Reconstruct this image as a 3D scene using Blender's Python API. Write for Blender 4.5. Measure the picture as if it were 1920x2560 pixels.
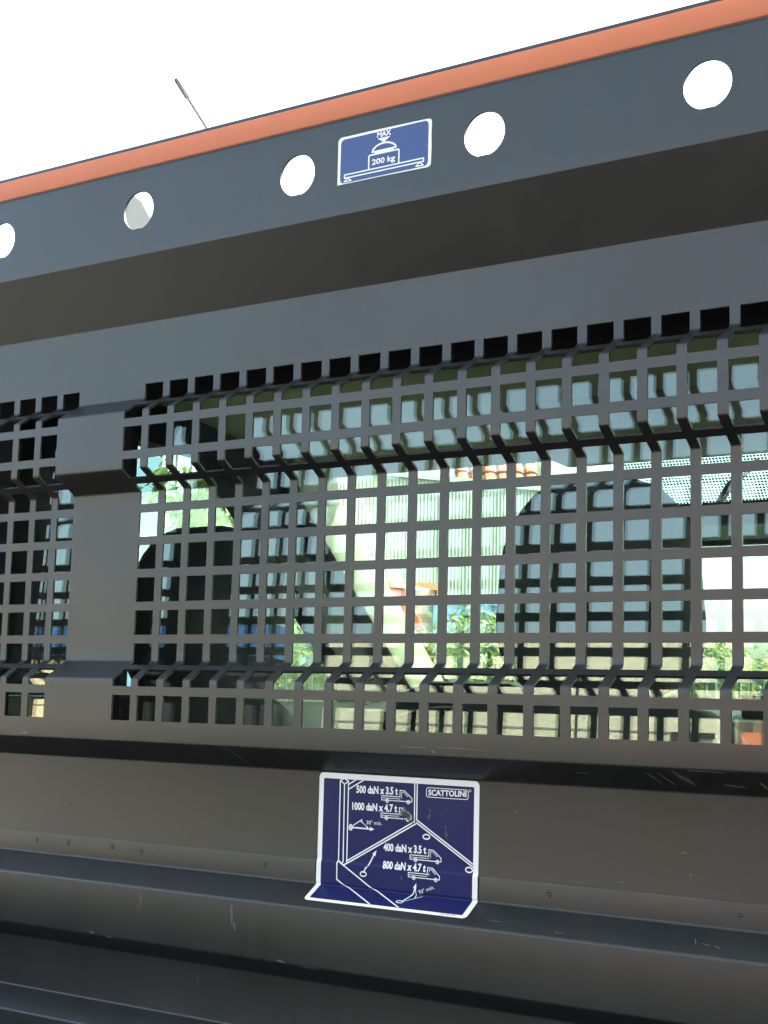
import bpy, bmesh, math, random
from mathutils import Vector, Matrix
import numpy as np

for o in list(bpy.data.objects):
    bpy.data.objects.remove(o, do_unlink=True)
SC = bpy.context.scene
COL = SC.collection
U = 0.04                     # one hole pitch of the perforated sheet, in metres
Z0 = 1.71                    # height of the sheet's reference line above the ground
R = math.radians

# ------------------------------------------------------------------ camera
cam = bpy.data.cameras.new('camera')
cam.sensor_fit = 'VERTICAL'
cam.sensor_height = 36.0
cam.lens = 3581.66 / 2560 * 36.0
cam.clip_start = 0.05
cam.clip_end = 2000
cam_o = bpy.data.objects.new('camera', cam)
COL.objects.link(cam_o)
cr = Vector((0.83723708, 0.54632682, 0.02368732))
cu = Vector((0.05064989, -0.12060501, 0.9914076))
cf = Vector((-0.54448936, 0.82884344, 0.12864637))
mw = Matrix((cr, cu, -cf)).transposed().to_4x4()
mw.translation = Vector((30.24514 * U, -32.37353 * U, -2.04066 * U + Z0))
cam_o.matrix_world = mw
SC.camera = cam_o

# ------------------------------------------------------------------ light
SUN_AZ = 42.0                # degrees from +X towards +Y
SUN_EL = 48.0
world = bpy.data.worlds.new('World')
SC.world = world
world.use_nodes = True
wn = world.node_tree.nodes
sky = wn.new('ShaderNodeTexSky')
sky.sky_type = 'NISHITA'
sky.sun_disc = False
sky.sun_elevation = R(SUN_EL)
sky.sun_rotation = R(90.0 - SUN_AZ)
sky.altitude = 100
sky.air_density = 0.55
sky.dust_density = 6.0
sky.ozone_density = 0.2
bg = wn['Background']
bg.inputs['Strength'].default_value = 0.15
haze_tint = wn.new('ShaderNodeMix')          # summer haze: the whole sky a little less blue
haze_tint.data_type = 'RGBA'
haze_tint.blend_type = 'MULTIPLY'
haze_tint.inputs['Factor'].default_value = 1.0
haze_tint.inputs['B'].default_value = (1.0, 1.02, 0.87, 1)
world.node_tree.links.new(sky.outputs['Color'], haze_tint.inputs['A'])
world.node_tree.links.new(haze_tint.outputs['Result'], bg.inputs['Color'])

sun = bpy.data.lights.new('sun', 'SUN')
sun.energy = 3.4
sun.angle = R(0.5)
sun.color = (1.0, 0.95, 0.86)
sun_o = bpy.data.objects.new('sun', sun)
COL.objects.link(sun_o)
sd = Vector((math.cos(R(SUN_EL)) * math.cos(R(SUN_AZ)), math.cos(R(SUN_EL)) * math.sin(R(SUN_AZ)), math.sin(R(SUN_EL))))
sun_o.rotation_euler = sd.to_track_quat('Z', 'Y').to_euler()
sun_o.location = (20, 10, 30)

SC.render.engine = 'CYCLES'
SC.view_settings.view_transform = 'Standard'
SC.view_settings.look = 'None'
SC.view_settings.exposure = 3.55
SC.view_settings.gamma = 1.0
SC.view_settings.use_curve_mapping = False
SC.cycles.transparent_max_bounces = 24
SC.cycles.max_bounces = 10

# ------------------------------------------------------------------ materials
def mat(name, col, rough=0.5, metal=0.0, noise=0.0, scale=30.0, bump=0.0, bscale=400.0, spec=0.5, coat=0.0, trans=0.0):
    m = bpy.data.materials.new(name)
    m.use_nodes = True
    nt = m.node_tree
    b = nt.nodes['Principled BSDF']
    b.inputs['Base Color'].default_value = (*col, 1)
    b.inputs['Roughness'].default_value = rough
    b.inputs['Metallic'].default_value = metal
    b.inputs['Specular IOR Level'].default_value = spec
    b.inputs['Coat Weight'].default_value = coat
    tc = nt.nodes.new('ShaderNodeTexCoord')
    if noise:
        n = nt.nodes.new('ShaderNodeTexNoise')
        n.inputs['Scale'].default_value = scale
        n.inputs['Detail'].default_value = 6
        nt.links.new(tc.outputs['Object'], n.inputs['Vector'])
        mx = nt.nodes.new('ShaderNodeMix')
        mx.data_type = 'RGBA'
        mx.inputs['A'].default_value = (*[c * (1 - noise) for c in col], 1)
        mx.inputs['B'].default_value = (*[min(1, c * (1 + noise)) for c in col], 1)
        nt.links.new(n.outputs['Fac'], mx.inputs['Factor'])
        nt.links.new(mx.outputs['Result'], b.inputs['Base Color'])
    if bump:
        n2 = nt.nodes.new('ShaderNodeTexNoise')
        n2.inputs['Scale'].default_value = bscale
        n2.inputs['Detail'].default_value = 3
        nt.links.new(tc.outputs['Object'], n2.inputs['Vector'])
        bp = nt.nodes.new('ShaderNodeBump')
        bp.inputs['Strength'].default_value = bump
        bp.inputs['Distance'].default_value = 0.001
        nt.links.new(n2.outputs['Fac'], bp.inputs['Height'])
        nt.links.new(bp.outputs['Normal'], b.inputs['Normal'])
    return m

def glass_mat(name, tint):
    m = bpy.data.materials.new(name)
    m.use_nodes = True
    nt = m.node_tree
    nt.nodes.clear()
    out = nt.nodes.new('ShaderNodeOutputMaterial')
    mix = nt.nodes.new('ShaderNodeMixShader')
    tr = nt.nodes.new('ShaderNodeBsdfTransparent')
    gl = nt.nodes.new('ShaderNodeBsdfGlossy')
    fr = nt.nodes.new('ShaderNodeFresnel')
    tr.inputs['Color'].default_value = (*tint, 1)
    gl.inputs['Roughness'].default_value = 0.0
    gl.inputs['Color'].default_value = (0.93, 1.0, 0.92, 1)
    # the same air-to-glass reflection on both faces of the pane
    ge_ = nt.nodes.new('ShaderNodeNewGeometry')
    ior = nt.nodes.new('ShaderNodeMapRange')
    ior.inputs['To Min'].default_value = 1.68
    ior.inputs['To Max'].default_value = 1 / 1.68
    nt.links.new(ge_.outputs['Backfacing'], ior.inputs['Value'])
    nt.links.new(ior.outputs[0], fr.inputs['IOR'])
    nt.links.new(fr.outputs['Fac'], mix.inputs['Fac'])
    nt.links.new(tr.outputs[0], mix.inputs[1])
    nt.links.new(gl.outputs[0], mix.inputs[2])
    # a thin dusty film on each face, put in to imitate a hazy veil
    du = nt.nodes.new('ShaderNodeBsdfDiffuse')
    du.inputs['Color'].default_value = (0.55, 0.56, 0.50, 1)
    tcn = nt.nodes.new('ShaderNodeTexCoord')
    dn_ = nt.nodes.new('ShaderNodeTexNoise')
    dn_.inputs['Scale'].default_value = 9
    dn_.inputs['Detail'].default_value = 8
    nt.links.new(tcn.outputs['Object'], dn_.inputs['Vector'])
    dr = nt.nodes.new('ShaderNodeMapRange')
    dr.inputs['From Min'].default_value = 0.35
    dr.inputs['From Max'].default_value = 0.75
    dr.inputs['To Min'].default_value = 0.004
    dr.inputs['To Max'].default_value = 0.03
    nt.links.new(dn_.outputs['Fac'], dr.inputs['Value'])
    mix2 = nt.nodes.new('ShaderNodeMixShader')
    nt.links.new(dr.outputs[0], mix2.inputs['Fac'])
    nt.links.new(mix.outputs[0], mix2.inputs[1])
    nt.links.new(du.outputs[0], mix2.inputs[2])
    nt.links.new(mix2.outputs[0], out.inputs['Surface'])
    return m

def paint_mat():
    """anthracite powder coat with dust specks, faint vertical run-off streaks and dulled patches"""
    m = mat('anthracite_powder_coat', (0.05, 0.052, 0.054), 0.36, bump=0.12, bscale=900)
    nt = m.node_tree
    b = nt.nodes['Principled BSDF']
    b.inputs['Specular Tint'].default_value = (0.96, 1.0, 0.95, 1)
    tc = nt.nodes.new('ShaderNodeTexCoord')
    big = nt.nodes.new('ShaderNodeTexNoise')
    big.inputs['Scale'].default_value = 7
    big.inputs['Detail'].default_value = 8
    nt.links.new(tc.outputs['Object'], big.inputs['Vector'])
    mp = nt.nodes.new('ShaderNodeMapping')
    mp.inputs['Scale'].default_value = (60, 60, 3)
    nt.links.new(tc.outputs['Object'], mp.inputs['Vector'])
    st = nt.nodes.new('ShaderNodeTexNoise')
    st.inputs['Scale'].default_value = 1.0
    st.inputs['Detail'].default_value = 4
    nt.links.new(mp.outputs[0], st.inputs['Vector'])
    # roughness
    mr = nt.nodes.new('ShaderNodeMapRange')
    mr.inputs['From Min'].default_value = 0.3
    mr.inputs['From Max'].default_value = 0.7
    mr.inputs['To Min'].default_value = 0.32
    mr.inputs['To Max'].default_value = 0.40
    nt.links.new(big.outputs['Fac'], mr.inputs['Value'])
    sr = nt.nodes.new('ShaderNodeMath')
    sr.operation = 'MULTIPLY_ADD'
    sr.inputs[1].default_value = 0.14
    nt.links.new(st.outputs['Fac'], sr.inputs[0])
    sub = nt.nodes.new('ShaderNodeMath')
    sub.operation = 'SUBTRACT'
    sub.inputs[1].default_value = 0.07
    nt.links.new(mr.outputs[0], sub.inputs[0])
    nt.links.new(sub.outputs[0], sr.inputs[2])
    nt.links.new(sr.outputs[0], b.inputs['Roughness'])
    # dusty film
    c1 = nt.nodes.new('ShaderNodeMix')
    c1.data_type = 'RGBA'
    c1.inputs['A'].default_value = (0.0076, 0.0078, 0.0072, 1)
    c1.inputs['B'].default_value = (0.0125, 0.0124, 0.0112, 1)
    nt.links.new(st.outputs['Fac'], c1.inputs['Factor'])
    # specks
    sp = nt.nodes.new('ShaderNodeTexVoronoi')
    sp.inputs['Scale'].default_value = 55
    nt.links.new(tc.outputs['Object'], sp.inputs['Vector'])
    rnd = nt.nodes.new('ShaderNodeMath')
    rnd.operation = 'GREATER_THAN'
    rnd.inputs[1].default_value = 0.80
    sep = nt.nodes.new('ShaderNodeSeparateColor')
    nt.links.new(sp.outputs['Color'], sep.inputs[0])
    nt.links.new(sep.outputs[0], rnd.inputs[0])
    rr = nt.nodes.new('ShaderNodeMapRange')       # speck radius differs from speck to speck
    rr.inputs['To Min'].default_value = 0.02
    rr.inputs['To Max'].default_value = 0.07
    nt.links.new(sep.outputs[1], rr.inputs['Value'])
    lt = nt.nodes.new('ShaderNodeMath')
    lt.operation = 'LESS_THAN'
    nt.links.new(sp.outputs['Distance'], lt.inputs[0])
    nt.links.new(rr.outputs[0], lt.inputs[1])
    an = nt.nodes.new('ShaderNodeMath')
    an.operation = 'MULTIPLY'
    nt.links.new(rnd.outputs[0], an.inputs[0])
    nt.links.new(lt.outputs[0], an.inputs[1])
    an2 = nt.nodes.new('ShaderNodeMath')
    an2.operation = 'MULTIPLY'
    an2.inputs[1].default_value = 0.35
    nt.links.new(an.outputs[0], an2.inputs[0])
    c2 = nt.nodes.new('ShaderNodeMix')
    c2.data_type = 'RGBA'
    c2.inputs['B'].default_value = (0.10, 0.095, 0.085, 1)
    nt.links.new(c1.outputs['Result'], c2.inputs['A'])
    nt.links.new(an2.outputs[0], c2.inputs['Factor'])
    nt.links.new(c2.outputs['Result'], b.inputs['Base Color'])
    return m

M = {
    'paint': paint_mat(),
    'orange': mat('orange_stripe_paint', (0.40, 0.115, 0.045), 0.5, noise=0.06, scale=25, spec=0.3, bump=0.05),
    'st_blue': mat('sticker_blue_vinyl', (0.009, 0.011, 0.058), 0.36, noise=0.08, scale=12, spec=0.15),
    'st_blue2': mat('sticker_blue_vinyl_faded', (0.012, 0.034, 0.125), 0.36, noise=0.06, scale=12),
    'st_white': mat('sticker_white_print', (0.60, 0.585, 0.53), 0.45, noise=0.05, scale=60),
    'chip': mat('bare_paint_chip', (0.06, 0.058, 0.05), 0.6, noise=0.6, scale=700),
    'chip_dark': mat('worn_vinyl', (0.05, 0.05, 0.05), 0.7, noise=0.6, scale=500),
    'black': mat('black_plastic', (0.0025, 0.0025, 0.003), 0.7, spec=0.08, bump=0.1, bscale=600),
    'fabric': mat('dark_seat_cloth', (0.028, 0.024, 0.021), 0.85, noise=0.3, scale=250, bump=0.4, bscale=900),
    'liner': mat('beige_headliner', (0.25, 0.22, 0.13), 0.9, noise=0.08, scale=120, bump=0.2),
    'trim': mat('light_grey_trim', (0.20, 0.19, 0.145), 0.5, bump=0.1, bscale=700),
    'dash': mat('grey_dash_plastic', (0.010, 0.010, 0.0105), 0.7, bump=0.2, bscale=700, spec=0.25),
    'white': mat('white_body_paint', (0.78, 0.78, 0.76), 0.25, coat=0.3),
    'cream': mat('cream_box_panel', (0.44, 0.42, 0.34), 0.4, noise=0.04, scale=2),
    'glass': glass_mat('green_tinted_glass', (0.795, 0.892, 0.845)),
    'mirror': mat('mirror_glass', (0.75, 0.8, 0.85), 0.03, metal=1.0),
    'rubber': mat('black_rubber', (0.015, 0.015, 0.015), 0.6),
    'floor': mat('dark_plywood_deck', (0.012, 0.011, 0.010), 0.6, noise=0.3, scale=8),
    'ground': mat('pale_concrete_yard', (0.038, 0.038, 0.037), 0.85, noise=0.2, scale=1.5),
    'clad': mat('white_cladding', (0.33, 0.33, 0.305), 0.5, noise=0.03, scale=2),
    'stone': mat('pale_plaster', (0.24, 0.27, 0.26), 0.8, noise=0.05, scale=2),
    'grey_wall': mat('grey_render', (0.17, 0.18, 0.175), 0.8, noise=0.04, scale=2),
    'antenna': mat('grey_antenna_rod', (0.012, 0.013, 0.014), 0.6),
    'tile': mat('red_clay_tile', (0.46, 0.13, 0.08), 0.75, noise=0.25, scale=3),
    'cont_o': mat('orange_container_paint', (0.52, 0.14, 0.07), 0.5, noise=0.12, scale=2),
    'cont_b': mat('blue_container_paint', (0.10, 0.22, 0.42), 0.5, noise=0.12, scale=2),
    'fence': mat('dark_green_fence', (0.03, 0.06, 0.035), 0.5),
    'bark': mat('brown_bark', (0.12, 0.085, 0.055), 0.9, noise=0.3, scale=20),
    'blue_car': mat('blue_car_paint', (0.03, 0.095, 0.25), 0.4),
    'win': mat('dark_window', (0.12, 0.14, 0.14), 0.15),
    'steel': mat('galvanised_steel', (0.45, 0.46, 0.46), 0.4, metal=0.7),
}
def leaf_mat(name, col):
    m = mat(name, col, 0.55, noise=0.35, scale=3)
    nt = m.node_tree
    b = nt.nodes['Principled BSDF']
    out = nt.nodes['Material Output']
    tl = nt.nodes.new('ShaderNodeBsdfTranslucent')
    tl.inputs['Color'].default_value = (col[0] * 1.6, col[1] * 1.5, col[2], 1)
    mx = nt.nodes.new('ShaderNodeMixShader')
    mx.inputs[0].default_value = 0.32
    nt.links.new(b.outputs[0], mx.inputs[1])
    nt.links.new(tl.outputs[0], mx.inputs[2])
    nt.links.new(mx.outputs[0], out.inputs['Surface'])
    return m
M['leaf'] = leaf_mat('hedge_leaf', (0.105, 0.135, 0.05))
M['leaf2'] = leaf_mat('tree_leaf', (0.10, 0.14, 0.045))

# ------------------------------------------------------------------ helpers
def link(name, verts, faces, m, parent=None, smooth=None, mats=None, fm=None):
    me = bpy.data.meshes.new(name)
    me.from_pydata([tuple(v) for v in verts], [], faces)
    me.validate()
    if mats:
        for x in mats:
            me.materials.append(x)
        if fm:
            me.polygons.foreach_set('material_index', fm)
    else:
        me.materials.append(m)
    if smooth:
        me.polygons.foreach_set('use_smooth', [True] * len(me.polygons))
        me.set_sharp_from_angle(angle=R(smooth))
    o = bpy.data.objects.new(name, me)
    COL.objects.link(o)
    if parent:
        o.parent = parent
        if parent.type == 'EMPTY' or True:
            o.matrix_parent_inverse = parent_world(parent).inverted()
    return o

def parent_world(p):
    w = p.matrix_basis.copy()
    if p.parent:
        w = parent_world(p.parent) @ p.matrix_parent_inverse @ w
    return w

def root(name, loc, label, cat, group=None):
    o = bpy.data.objects.new(name, None)
    o.empty_display_size = 0.1
    o.location = loc
    o['label'] = label
    o['category'] = cat
    if group:
        o['group'] = group
    COL.objects.link(o)
    return o

def tag(o, label, cat, group=None):
    o['label'] = label
    o['category'] = cat
    if group:
        o['group'] = group
    return o

class MB:
    def __init__(s):
        s.v = []
        s.f = []
    def quad(s, *p):
        n = len(s.v)
        s.v += [Vector(q) for q in p]
        s.f.append(tuple(range(n, n + len(p))))
        return s
    def box(s, a, b):
        n = len(s.v)
        x0, y0, z0 = a
        x1, y1, z1 = b
        s.v += [Vector(p) for p in ((x0, y0, z0), (x1, y0, z0), (x1, y1, z0), (x0, y1, z0), (x0, y0, z1), (x1, y0, z1), (x1, y1, z1), (x0, y1, z1))]
        s.f += [tuple(n + i for i in q) for q in ((0, 3, 2, 1), (4, 5, 6, 7), (0, 1, 5, 4), (1, 2, 6, 5), (2, 3, 7, 6), (3, 0, 4, 7))]
        return s
    def prism(s, poly, d):
        """planar polygon poly (3D points) extruded by vector d"""
        n = len(s.v)
        k = len(poly)
        d = Vector(d)
        s.v += [Vector(p) for p in poly] + [Vector(p) + d for p in poly]
        s.f.append(tuple(n + i for i in reversed(range(k))))
        s.f.append(tuple(n + k + i for i in range(k)))
        for i in range(k):
            j = (i + 1) % k
            s.f.append((n + i, n + j, n + k + j, n + k + i))
        return s
    def tube(s, pts, rad, seg=8):
        pts = [Vector(p) for p in pts]
        if not hasattr(rad, '__len__'):
            rad = [rad] * len(pts)
        n = len(s.v)
        for i, p in enumerate(pts):
            d = (pts[min(i + 1, len(pts) - 1)] - pts[max(i - 1, 0)]).normalized()
            a = d.orthogonal().normalized()
            b = d.cross(a)
            for j in range(seg):
                t = 2 * math.pi * j / seg
                s.v.append(p + rad[i] * (math.cos(t) * a + math.sin(t) * b))
        for i in range(len(pts) - 1):
            for j in range(seg):
                k = (j + 1) % seg
                s.f.append((n + i * seg + j, n + i * seg + k, n + (i + 1) * seg + k, n + (i + 1) * seg + j))
        s.f.append(tuple(n + j for j in reversed(range(seg))))
        s.f.append(tuple(n + (len(pts) - 1) * seg + j for j in range(seg)))
        return s
    def build(s, name, m, parent=None, smooth=None):
        return link(name, s.v, s.f, m, parent, smooth)

def bevel(o, w, seg=2):
    bm = bmesh.new()
    bm.from_mesh(o.data)
    bmesh.ops.remove_doubles(bm, verts=bm.verts, dist=1e-6)
    es = [e for e in bm.edges if len(e.link_faces) == 2 and e.calc_face_angle(0) > 0.5]
    bmesh.ops.bevel(bm, geom=es, offset=w, segments=seg, affect='EDGES', profile=0.5, clamp_overlap=True)
    bm.to_mesh(o.data)
    bm.free()
    o.data.polygons.foreach_set('use_smooth', [True] * len(o.data.polygons))
    o.data.set_sharp_from_angle(angle=R(35))
    return o

def W(x, y, z):
    """sheet units -> world metres"""
    return Vector((x * U, y * U, z * U + Z0))

# ================================================================== SETTING
g = MB().quad((-600, -600, 0), (600, -600, 0), (600, 600, 0), (-600, 600, 0)).build('ground', M['ground'])
g['kind'] = 'structure'

# ================================================================== HEADBOARD
PROF = [(-0.15, 14.82), (-1.041, 14.82), (-1.041, 11.236), (0.0, 9.435), (0.0, 6.991), (-0.872, 6.439), (-0.872, 4.638), (0.0, 4.082),
        (0.0, -1.110), (-0.830, -1.663), (-0.830, -3.496), (0.0, -4.050), (0.0, -7.073), (-0.878, -7.576), (-0.878, -9.097), (0.0, -9.629),
        (0.0, -11.144), (-0.878, -11.637), (-0.878, -13.2), (0.0, -13.75), (0.0, -17.5), (1.2, -17.5)]
PP = [np.array(p) for p in PROF]
SEG = [float(np.linalg.norm(PP[i + 1] - PP[i])) for i in range(len(PP) - 1)]
CUM = [0.0]
for l in SEG:
    CUM.append(CUM[-1] + l)
RAD = 0.085
COR = {}
for i in range(1, len(PP) - 1):
    a = (PP[i] - PP[i - 1]) / SEG[i - 1]
    b = (PP[i + 1] - PP[i]) / SEG[i]
    ang = math.acos(max(-1, min(1, float(a @ b))))
    COR[i] = (a, b, ang, RAD * math.tan(ang / 2))

def pos(s):
    """point (y, z) and outward normal (towards -y) on the folded sheet at developed length s"""
    for i, (a, b, ang, t) in COR.items():
        if abs(s - CUM[i]) < t:
            f = (s - (CUM[i] - t)) / (2 * t)
            p0 = PP[i] - a * t
            sgn = math.copysign(1, a[0] * b[1] - a[1] * b[0])
            n = np.array([-a[1], a[0]]) * sgn
            c = p0 + n * RAD
            th = ang * f * sgn
            v = p0 - c
            p = c + np.array([v[0] * math.cos(th) - v[1] * math.sin(th), v[0] * math.sin(th) + v[1] * math.cos(th)])
            d = np.array([a[0] * math.cos(th) - a[1] * math.sin(th), a[0] * math.sin(th) + a[1] * math.cos(th)])
            return p, np.array([d[1], -d[0]])
    for i in range(len(SEG)):
        if s <= CUM[i + 1] + 1e-9:
            d = (PP[i + 1] - PP[i]) / SEG[i]
            return PP[i] + d * (s - CUM[i]), np.array([d[1], -d[0]])
    d = (PP[-1] - PP[-2]) / SEG[-1]
    return PP[-1].copy(), np.array([d[1], -d[0]])

def sheet_pt(x, s, off=0.0):
    p, n = pos(s)
    return W(x, p[0] + n[0] * off, p[1] + n[1] * off)

HB = root('headboard', W(9.48, 0, -17.5), 'anthracite folded sheet headboard of a truck bed with square-holed window and orange stripe', 'headboard')

HW, HH = 0.737, 0.743
XL, XR = -14.5, 33.5
cols = [(k, k + HW) for k in range(0, 23)] + [(-3.565 - j, -3.565 - j + HW) for j in range(0, 9)]
S1T = CUM[3] + (9.435 - 7.467)
rows = [(S1T + 1.0 * r, S1T + 1.0 * r + HH) for r in range(12)]
# trim tiny drift so that the lowest row sits where it is measured
S12 = CUM[9] + (-1.663 + 2.135)
k_ = (S12 - S1T) / 11.0
rows = [(S1T + k_ * r, S1T + k_ * r + HH) for r in range(12)]

TH = 0.065
xs = sorted(set([XL, XR] + [round(c, 4) for p in cols for c in p]))
ss = set()
for p in rows:
    ss.update(p)
A_TOP = CUM[1] + (14.82 - 13.6)
A_BOT = CUM[1] + (14.82 - 11.72)
ss.update([0.0, CUM[-1], A_TOP, A_BOT])
for i, (a, b, ang, t) in COR.items():
    for j in range(5):
        ss.add(CUM[i] - t + 2 * t * j / 4)
ss = sorted(ss)
tmp = [ss[0]]
for s in ss[1:]:
    if s - tmp[-1] > 1e-4:
        tmp.append(s)
ss = tmp

vmap = {}
V, F, DIRS = [], [], []
def vid(x, s):
    key = (round(x, 4), round(s, 4))
    if key not in vmap:
        vmap[key] = len(V)
        V.append((x, s))
    return vmap[key]
def is_hole(xm, sm):
    return any(a < xm < b for a, b in cols) and any(a < sm < b for a, b in rows)
for j in range(len(ss) - 1):
    s0, s1 = ss[j], ss[j + 1]
    sm = (s0 + s1) / 2
    if A_TOP - 1e-6 <= s0 and s1 <= A_BOT + 1e-6:
        continue
    inrow = any(a < sm < b for a, b in rows)
    if not inrow:
        # a plain strip: few faces
        for i in range(len(xs) - 1):
            F.append((vid(xs[i], s0), vid(xs[i], s1), vid(xs[i + 1], s1), vid(xs[i + 1], s0)))
    else:
        for i in range(len(xs) - 1):
            if not is_hole((xs[i] + xs[i + 1]) / 2, sm):
                F.append((vid(xs[i], s0), vid(xs[i], s1), vid(xs[i + 1], s1), vid(xs[i + 1], s0)))
# round holes in the top web
CR_ = 0.605
centres = [0.356 + 6.083 * i for i in range(-2, 6)]
sc_ = CUM[1] + (14.82 - 12.660)
bx = [XL] + [v for c in centres for v in (c - 0.8, c + 0.8)] + [XR]
bs = [A_TOP, sc_ - 0.8, sc_ + 0.8, A_BOT]
for jj in range(3):
    for ii in range(len(bx) - 1):
        if jj == 1 and ii % 2 == 1:
            c = (bx[ii] + bx[ii + 1]) / 2
            N = 48
            ring, outer = [], []
            for q in range(N):
                t = 2 * math.pi * q / N
                ring.append(vid(c + CR_ * math.cos(t), sc_ + CR_ * math.sin(t)))
                m_ = max(abs(math.cos(t)), abs(math.sin(t)))
                outer.append(vid(c + 0.8 * math.cos(t) / m_, sc_ + 0.8 * math.sin(t) / m_))
            for q in range(N):
                w = (q + 1) % N
                F.append((ring[q], ring[w], outer[w], outer[q]))
        else:
            F.append((vid(bx[ii], bs[jj]), vid(bx[ii], bs[jj + 1]), vid(bx[ii + 1], bs[jj + 1]), vid(bx[ii + 1], bs[jj])))
n = len(V)
front = [sheet_pt(x, s) for x, s in V]
back = [sheet_pt(x, s, -TH) for x, s in V]
faces = list(F) + [tuple(n + i for i in reversed(f)) for f in F]
edges = {}
for f in F:
    for a, b in zip(f, f[1:] + f[:1]):
        edges[(a, b)] = edges.get((a, b), 0) + 1
for (a, b) in list(edges):
    if (b, a) not in edges:
        faces.append((b, a, n + a, n + b))
sheet = link('folded_sheet', front + back, faces, M['paint'], HB, smooth=28)

# orange stripe, a thin proud band on the top web
zt, zb = 14.677, 14.015
prof = [(-1.045, zt), (-1.075, zt - 0.02), (-1.09, zt - 0.06), (-1.09, zb + 0.06), (-1.075, zb + 0.02), (-1.045, zb)]
MB().prism([W(XL + 0.05, y, z) for y, z in prof], (U * (XR - XL - 0.1), 0, 0)).build('orange_stripe', M['orange'], HB, smooth=30)
# thin black strip standing in for the shadow line under the stripe
MB().box(W(XL + 0.05, -1.052, zb - 0.045), W(XR - 0.05, -1.044, zb - 0.002)).build('stripe_shadow_line', M['rubber'], HB)

# lapped sheet joint low on the plain web, with its spot-weld dimples
lap = MB()
for (x0, x1) in ((XL, 7.05), (12.13, XR)):
    prof = [(-0.002, -6.43), (-0.028, -6.435), (-0.034, -6.47), (-0.034, -7.02), (-0.002, -7.02)]
    lap.prism([W(x0, y, z) for y, z in prof], (U * (x1 - x0), 0, 0))
lap.build('lapped_joint', M['paint'], HB, smooth=25)
def dimple(x, z, r, off=-0.034, h=0.014):
    mb = MB()
    N = 14
    rings = [(1.0, 0.0), (0.78, -h), (0.5, -h * 0.9), (0.25, -h * 0.25)]
    for rr, hh in rings:
        for q in range(N):
            t = 2 * math.pi * q / N
            mb.v.append(W(x + r * rr * math.cos(t), off - 0.002 + hh, z + r * rr * math.sin(t)))
    for i in range(len(rings) - 1):
        for q in range(N):
            w = (q + 1) % N
            mb.f.append((i * N + q, i * N + w, (i + 1) * N + w, (i + 1) * N + q))
    mb.f.append(tuple((len(rings) - 1) * N + q for q in range(N)))
    return mb.build('spot_weld', M['paint'], HB, smooth=60)
for x, z, r in ((-3.66, -6.67, .07), (-2.29, -6.64, .10), (-0.46, -6.62, .10), (0.71, -6.68, .07), (5.32, -6.69, .07), (14.08, -6.68, .08), (18.9, -6.7, .07)):
    dimple(x, z, r)
for x, z, r in ((-2.32, -4.51, .06), (-0.39, -4.56, .045), (-2.31, -5.52, .045), (-0.39, -5.54, .06)):
    dimple(x, z, r, off=0.0, h=0.011)

# paint chips and scratches: thin flakes lying on the sheet
random.seed(5)
def flake(x, s, length, width, ang, m='chip', jag=0.35):
    N = 7
    top, bot = [], []
    for i in range(N + 1):
        f = i / N
        w = width * (0.25 + math.sin(math.pi * min(1, max(0, f))) ) * random.uniform(1 - jag, 1 + jag)
        dx, ds = (f - 0.5) * length, random.uniform(-1, 1) * width * 0.3
        top.append((dx, ds + w / 2))
        bot.append((dx, ds - w / 2))
    ca, sa = math.cos(ang), math.sin(ang)
    P = [sheet_pt(x + dx * ca - ds * sa, s + dx * sa + ds * ca, 0.008) for dx, ds in top + bot[::-1]]
    P2 = [sheet_pt(x + dx * ca - ds * sa, s + dx * sa + ds * ca, 0.001) for dx, ds in top + bot[::-1]]
    mb = MB()
    k = len(P)
    mb.v = P + P2
    for i in range(N):
        mb.f.append((i, i + 1, k - 2 - i, k - 1 - i))
    for i in range(k):
        j = (i + 1) % k
        mb.f.append((j, i, k + i, k + j))
    return mb.build('paint_scratch', M[m], HB)
sE, sF, sG = CUM[10], CUM[11], CUM[13]
for a in ((4.55, sE + .45, .75, .025, 1.2), (4.35, sE + .06, .2, .04, .1), (17.75, sE + .40, .75, .10, 1.05), (17.0, sE + .45, .55, .03, 1.1), (17.3, sE + .45, .6, .025, 1.1),
          (18.9, sE + .62, .5, .06, .2), (18.4, sE + .05, .9, .02, .02), (19.6, sE + .55, .3, .07, 1.2), (15.2, sE + .4, .3, .02, .1),
          (4.9, sG + .42, .55, .06, 1.5), (5.0, sG + .72, .25, .05, 1.2), (1.55, sG + .32, .3, .04, 1.3), (1.5, sG + .55, .2, .02, .8),
          (-0.3, sG + 1.45, .25, .03, .2), (0.4, sG + 1.52, .22, .04, .05), (3.05, CUM[15] + .5, .35, .015, 1.4), (12.9, sG - .35, .5, .012, .1),
          (14.7, sG - .2, .25, .02, .1), (18.0, CUM[12] + .55, .22, .025, 1.2), (18.25, CUM[12] + .6, .2, .02, .2), (18.55, CUM[12] + .65, .2, .02, .5),
          (10.6, CUM[10] - .22, .8, .02, .02), (11.9, CUM[10] - .24, 1.6, .018, .02), (11.2, CUM[10] - .13, .14, .05, .1), (-3.6, CUM[10] - .12, .3, .05, .1),
          (16.0, CUM[11] + 2.2, .2, .025, .1), (6.6, CUM[14] - .05, .3, .03, .1), (7.6, CUM[14] + .03, .5, .02, .05), (17.55, sF + 1.4, .16, .03, .1), (17.9, sF + 2.42, .2, .02, .02)):
    flake(*a)

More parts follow.
